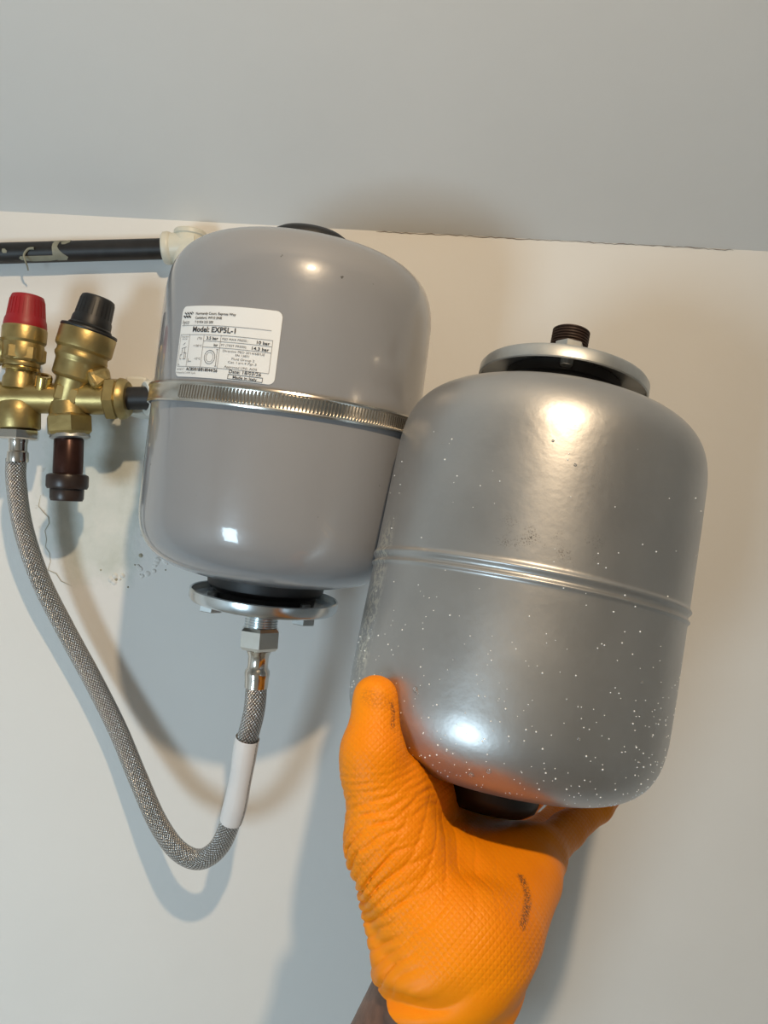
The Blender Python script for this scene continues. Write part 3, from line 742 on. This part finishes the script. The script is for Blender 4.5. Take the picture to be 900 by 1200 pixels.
splash('paint_splash', 84, 3, [(70, 2, 0), (50, 3, -1), (38, 5, -3), (22, 2, -5)])
splash('paint_splash', 50, 3, [(-38, 22, 0), (-48, 26, 2), (-60, 24, 2), (-72, 10, 0)])
splash('paint_splash', 10, 3, [(5, 1.5, 0), (-8, 3, 1), (-18, 2, 1)])
sp_, _ = spline([W(40, 291, DP-.0085), W(33, 292, DP-.0088), W(28, 299, DP-.009), W(30, 307, DP-.0085), W(32, 312, DP-.006), W(33, 317, DP-.004)], 30)
tube('paint_drip', sp_, lambda s: 0.0011-0.0006*s, M_drip, TP, 8)
EL = thing('elbow_fitting', 'cream push-fit elbow on the black pipe beside the top of the grey tank', 'fitting', loc=W(215, 290, DP))
def LE(name, p, q, prof, mat, d0=DP, d1=DP):
    a, ax, _ = axis_px(p, q, d0, d1); return lathe(name, [(r*K(DP), z*K(DP)) for r, z in prof], a, ax, mat, EL, 40)
LE('collar', (192, 291), (300, 288), [(12.4, 0), (17, 0), (18.5, 1.5), (19, 6), (18, 9), (17, 10), (17.5, 22), (19, 30), (19, 40), (12.4, 40), (12.4, 0)], M_cream)
LE('socket', (222, 292), (226, 240), [(0, -22), (17, -20), (18.5, -10), (18.5, 12), (17.5, 13.5), (19.2, 15), (19.2, 19), (18, 20.5), (14, 21), (0, 21)], M_cream, DP, DP)

# ------------------------------------------------------------------ gloved hand
def smin(a, b_, k):
    h = np.clip(0.5+0.5*(b_-a)/k, 0, 1); return b_*(1-h)+a*h-k*h*(1-h)
def AP(px, py, d): return np.array(A(px, py, d))
def cone(P, a, b_, ra, rb, sq=None):
    ab = b_-a; tt = np.clip(((P-a)@ab)/(ab@ab), 0, 1); q = P-a-tt[:, None]*ab
    if sq is not None:             # flatten along a direction
        nrm, fac = sq; q = q + (q@nrm)[:, None]*nrm*(fac-1)
    return np.sqrt((q*q).sum(1))-(ra+(rb-ra)*tt)
def ell(P, c, R3, rad):
    q = (P-c)@R3.T/rad; l = np.sqrt((q*q).sum(1)); return (l-1)*rad.min()
def nrmz(v): v = np.array(v, float); return v/np.linalg.norm(v)
wr = AP(520, 1150, .335); elb = AP(432, 1340, .352)
mc = {'i': AP(524, 962, .434), 'm': AP(568, 985, .422), 'r': AP(606, 996, .410), 'p': AP(630, 1003, .398)}
fing = {'i': [mc['i'], AP(516, 938, .470), AP(520, 912, .498), AP(526, 885, .512)],
        'm': [mc['m'], AP(585, 962, .466), AP(618, 938, .497), AP(630, 905, .510)],
        'r': [mc['r'], AP(638, 974, .447), AP(668, 945, .478), AP(690, 918, .495)],
        'p': [mc['p'], AP(664, 974, .424), AP(699, 946, .446), AP(722, 920, .462)]}
frad = {'i': (.0115, .0105, .0095, .0085), 'm': (.0118, .0108, .0098, .0085), 'r': (.0115, .0102, .0092, .008), 'p': (.0128, .0102, .0088, .0075)}
th = [AP(480, 1070, .338), AP(449, 985, .344), AP(437, 888, .350), AP(440, 818, .3595)]
thr = (.0185, .0165, .0130, .0112)
palm_n = nrmz((-0.10, -0.50, 0.86))
fa_dir = nrmz(elb-wr); wrist_n = np.array([0.12, -1.0, 0.0]); wrist_n = nrmz(wrist_n-fa_dir*(wrist_n@fa_dir))
def hand_sdf(P, cuff):
    d = cone(P, wr-fa_dir*0.008, mc['m'], .022, .0125)
        # forearm / wrist (wider than thick)
    fw = cone(P, wr+fa_dir*-0.015, wr+fa_dir*0.03, .0315, .0300, (wrist_n, 1.25))
    d = smin(d, fw, .012)
    for k in 'imrp':
        st = wr + (mc[k]-wr)*0.25
        d = smin(d, cone(P, st, mc[k], .0185, frad[k][0]+.0030), .010)
    # heel of the little-finger side, ball of the thumb
    d = smin(d, cone(P, AP(590, 1088, .345), AP(618, 1035, .376), .0180, .0150), .012)
    d = smin(d, cone(P, AP(486, 1072, .337), AP(464, 1005, .344), .0185, .0185), .012)
    d = smin(d, cone(P, AP(466, 940, .351), AP(515, 945, .418), .0140, .0140), .016)
    d = smin(d, cone(P, AP(545, 1035, .362), AP(596, 1020, .388), .0185, .0170), .014)
    d = smin(d, cone(P, AP(480, 1010, .345), AP(545, 1010, .400), .0150, .0140), .014)     # web between thumb and forefinger
    d = smin(d, cone(P, AP(464, 908, .354), AP(503, 928, .402), .0105, .0120), .010)
    for a, b_, ra, rb_ in zip(th[:-1], th[1:], thr[:-1], thr[1:]): d = smin(d, cone(P, a, b_, ra, rb_), .006)
    d = smin(d, cone(P, AP(434, 905, .350), AP(434, 880, .350), .0133, .0133), .006)      # knuckle
    for k in 'imrp':
        pts_, rs = fing[k], frad[k]
        for q in range(3): d = smin(d, cone(P, pts_[q], pts_[q+1], rs[q], rs[q+1]), .004)
    if cuff:
        d = smin(d, cone(P, wr-fa_dir*0.012, wr+fa_dir*0.045, .0325, .0345, (wrist_n, 1.15)), .006)
    else:
        d = smin(d+.0042, cone(P, wr+fa_dir*0.012, wr+fa_dir*0.24, .0275, .0430, (wrist_n, 1.18)), .006)
    return d
def surface_nets(fn, lo_, hi, h):
    ax = [np.arange(lo_[k], hi[k]+h, h) for k in range(3)]; n = [len(a) for a in ax]
    G = np.stack(np.meshgrid(*ax, indexing='ij'), -1).reshape(-1, 3)
    S = np.concatenate([fn(G[i:i+400000]) for i in range(0, len(G), 400000)]).reshape(n)
    inside = S < 0
    c = [n[k]-1 for k in range(3)]
    acc = np.zeros((*c, 3)); cnt = np.zeros(c)
    corner = lambda o_: S[o_[0]:o_[0]+c[0], o_[1]:o_[1]+c[1], o_[2]:o_[2]+c[2]]
    for axk in range(3):
        oth = [k for k in range(3) if k != axk]
        for i in (0, 1):
            for j in (0, 1):
                o0 = [0, 0, 0]; o0[oth[0]] = i; o0[oth[1]] = j; o1 = list(o0); o1[axk] = 1
                s0, s1 = corner(o0), corner(o1); cross = (s0 < 0) != (s1 < 0)
                tt = np.where(cross, s0/np.where(cross, s0-s1, 1), 0)
                for k in range(3):
                    val = tt if k == axk else float(o0[k])
                    acc[..., k] += np.where(cross, val, 0)
                cnt += cross
    act = cnt > 0; idx = -np.ones(c, int); idx[act] = np.arange(act.sum())
    cell = np.argwhere(act); pos = cell+acc[act]/cnt[act][:, None]; pos = np.array(lo_)+pos*h
    faces = []
    for axk in range(3):
        u_, v_ = (axk+1) % 3, (axk+2) % 3
        sl0 = [slice(None)]*3; sl1 = [slice(None)]*3; sl0[axk] = slice(0, -1); sl1[axk] = slice(1, None)
        a, b_ = inside[tuple(sl0)], inside[tuple(sl1)]
        for flip in (False, True):
            e = np.argwhere((a & ~b_) if not flip else (~a & b_))
            e = e[(e[:, u_] > 0) & (e[:, v_] > 0) & (e[:, u_] < c[u_]) & (e[:, v_] < c[v_])]
            q = []
            for (du, dv_) in ((0, 0), (-1, 0), (-1, -1), (0, -1)):
                ee = e.copy(); ee[:, u_] += du; ee[:, v_] += dv_; q.append(idx[ee[:, 0], ee[:, 1], ee[:, 2]])
            q = np.stack(q, 1)
            if flip: q = q[:, ::-1]
            faces.append(q)
    return pos, np.concatenate(faces)
def np_mesh(name, pos, faces):
    me = bpy.data.meshes.new(name); me.from_pydata(pos.tolist(), [], faces.tolist()); me.update(); return me
def sinnoise(P, scale, n=7, seed=0):
    g = np.random.default_rng(seed); out = np.zeros(len(P))
    for k in range(n):
        d_ = nrmz(g.normal(size=3)); out += np.sin(P@d_*scale*g.uniform(.6, 1.7)+g.uniform(0, 6.28))
    return out/sqrt(n)
RMn = np.array(RM)

# --- the arm, inside the glove
lo_, hi = np.array([-.06, .24, -.27]), np.array([.165, .54, -.06])
pos, fc = surface_nets(lambda P: np.maximum(hand_sdf(P, False), -(P-(wr+fa_dir*0.235))@(-fa_dir)), np.array([-.11, .27, -.47]), hi, .0028)
me = np_mesh('person', pos@RMn.T, fc); me.shade_smooth(); me.materials.append(M_skin)
PE = link(bpy.data.objects.new('person', me)); sm = PE.modifiers.new('s', 'SMOOTH'); sm.iterations = 4; sm.factor = 0.5
tag(PE, 'person\'s bare forearm and gloved hand reaching up to hold the silver tank', 'person')

# --- the glove
hem = wr+fa_dir*0.0045
def glove_fn(P): return np.maximum(hand_sdf(P, True), (P-(hem+fa_dir*0.02))@fa_dir)
pos, fc = surface_nets(glove_fn, lo_, hi, .0016)
me = np_mesh('glove', pos, fc)
tmp = bpy.data.objects.new('tmp', me); COL.objects.link(tmp)
sm = tmp.modifiers.new('s', 'SMOOTH'); sm.iterations = 3; sm.factor = 0.5
ss = tmp.modifiers.new('d', 'SUBSURF'); ss.levels = 1; ss.render_levels = 1
dg = bpy.context.evaluated_depsgraph_get(); me2 = bpy.data.meshes.new_from_object(tmp.evaluated_get(dg)); bpy.data.objects.remove(tmp)
n = len(me2.vertices); P = np.empty(n*3); me2.vertices.foreach_get('co', P); P = P.reshape(-1, 3)
N = np.empty(n*3); me2.vertices.foreach_get('normal', N); N = N.reshape(-1, 3)
def seg_param(P, pts):
    best = np.full(len(P), 9.0); par = np.zeros(len(P)); L0 = 0.0
    for a, b_ in zip(pts[:-1], pts[1:]):
        ab = b_-a; l = np.linalg.norm(ab); tt = np.clip(((P-a)@ab)/(l*l), 0, 1); dd = np.linalg.norm(P-a-tt[:, None]*ab, axis=1)
        m_ = dd < best; best[m_] = dd[m_]; par[m_] = L0+tt[m_]*l; L0 += l
    return par, best
def sstep(x, a, b_): q = np.clip((x-a)/(b_-a), 0, 1); return q*q*(3-2*q)
disp = np.zeros(n)
tpath = [th[3], th[2], th[1], AP(470, 1075, .335), AP(500, 1150, .328)]
s, dist = seg_param(P, tpath)
near = 1-sstep(dist, .022, .036)
warp = sinnoise(P, 70, seed=1)*.0048+sinnoise(P, 230, seed=2)*.0010
lam = .0056
phase = (s+warp+(P[:, 0])*0.30)/lam
crease = -(1-np.abs(np.sin(np.pi*phase)))**2.2
patchy = .15+.85*sstep(sinnoise(P, 110, seed=5), -.6, .9)
hsh = np.mod(np.sin(np.floor(phase+.5)*12.9898)*43758.5453, 1.0); patchy = patchy*(.35+.9*hsh)
env = near*sstep(s, .030, .045)*(1-sstep(s, .105, .125))
left = sstep(-(P[:, 0]), -.012, .006)
disp += crease*env*patchy*.0022*(.35+.65*left)
# fine creases on the thumb's front joint
ph2 = (s+warp*0.5)/.0036; disp += -(1-np.abs(np.sin(np.pi*ph2)))**2*near*sstep(s, .024, .034)*(1-sstep(s, .048, .06))*.0005
# cuff and wrist folds
tcf = (P-wr)@fa_dir
warp2 = sinnoise(P, 75, seed=8)*.0085+sinnoise(P, 170, seed=9)*.0016+P[:, 0]*.35
cf = np.sin(2*np.pi*(tcf+warp2+P[:, 0]*0.15)/.0175); cf = np.sign(cf)*np.abs(cf)**.8
disp += cf*.0016*sstep(tcf, -.036, -.010)*(.5+.5*patchy)
cr2 = -(1-np.abs(np.sin(np.pi*(tcf+warp2*1.2+.004)/.026)))**3
disp += cr2*.0012*sstep(tcf, -.030, -.010)
disp += sinnoise(P, 55, seed=12)*.0006
# loose film over the palm: diagonal tension folds from the wrist towards the thumb web
dgn = nrmz((0.55, 0.3, -0.75)); pf = ((P@dgn)+sinnoise(P, 50, seed=21)*.004)/.0085
disp += -(1-np.abs(np.sin(np.pi*pf)))**3*.0007*(1-sstep(np.linalg.norm(P-AP(500, 1030, .34), axis=1), .02, .045))
# loose hem flares and ripples
ang = np.arctan2((P-wr)@np.cross(fa_dir, wrist_n), (P-wr)@wrist_n)
disp += sstep(tcf, .004, .022)*(.0016*np.sin(ang*5+1.0)+.0010*np.sin(ang*9+2.2))
P2 = P+N*disp[:, None]
# cut at a wavy hem
P2 = P2-(sstep(tcf, -.012, .004)*(.0030*np.sin(ang*3+.6)+.0010*np.sin(ang*7)))[:, None]*fa_dir
grime = np.zeros(n)
def smear(pts, wid, amt):
    _, dd = seg_param(P, pts); return amt*(1-sstep(dd, wid*.3, wid))
fb = [AP(612, 1015, .352), AP(622, 1035, .350), AP(624, 1055, .347), AP(620, 1080, .343)]
def front(px, py):             # nearest glove point along a sight line, for placing stains on the film
    d_ = np.array([(px-450)/F, 1, -(py-600)/F]); q = P2@d_/(d_@d_); off = np.linalg.norm(P2-q[:, None]*d_, axis=1)
    m_ = off < .0022
    return P2[m_][np.argmin(q[m_])] if m_.any() else AP(px, py, .35)
grime = np.maximum(grime, smear([front(*q) for q in ((612, 1022), (620, 1036), (624, 1050), (622, 1066), (618, 1084))], .0030, 1.0))
grime = np.maximum(grime, smear([front(*q) for q in ((464, 822), (466, 835), (465, 850))], .0022, .8))
grime = np.maximum(grime, smear([front(*q) for q in ((428, 812), (440, 816), (455, 820))], .006, .30))
grip = sstep(-tcf, .012, .030)*np.clip(.35+.65*sstep(sinnoise(P, 70, seed=30), -1, .6), 0, 1)
bm = bmesh.new(); bm.from_mesh(me2)
bm.verts.ensure_lookup_table()
WPw = P2@RMn.T
gl1 = bm.verts.layers.float.new('grip'); gl2 = bm.verts.layers.float.new('grime')
for v_ in bm.verts:
    i = v_.index; v_.co = WPw[i]; v_[gl1] = grip[i]; v_[gl2] = grime[i]
bmesh.ops.bisect_plane(bm, geom=bm.verts[:]+bm.edges[:]+bm.faces[:], dist=1e-6, plane_co=Vector(RMn@hem), plane_no=Vector(RMn@fa_dir), clear_outer=True)
bm.to_mesh(me2); bm.free(); me2.materials.clear(); me2.materials.append(M_glove); me2.shade_smooth()
GL = link(bpy.data.objects.new('glove', me2), PE); GL['label'] = 'orange rubber glove with diamond grip'
so = GL.modifiers.new('t', 'SOLIDIFY'); so.thickness = 0.0006; so.offset = -1
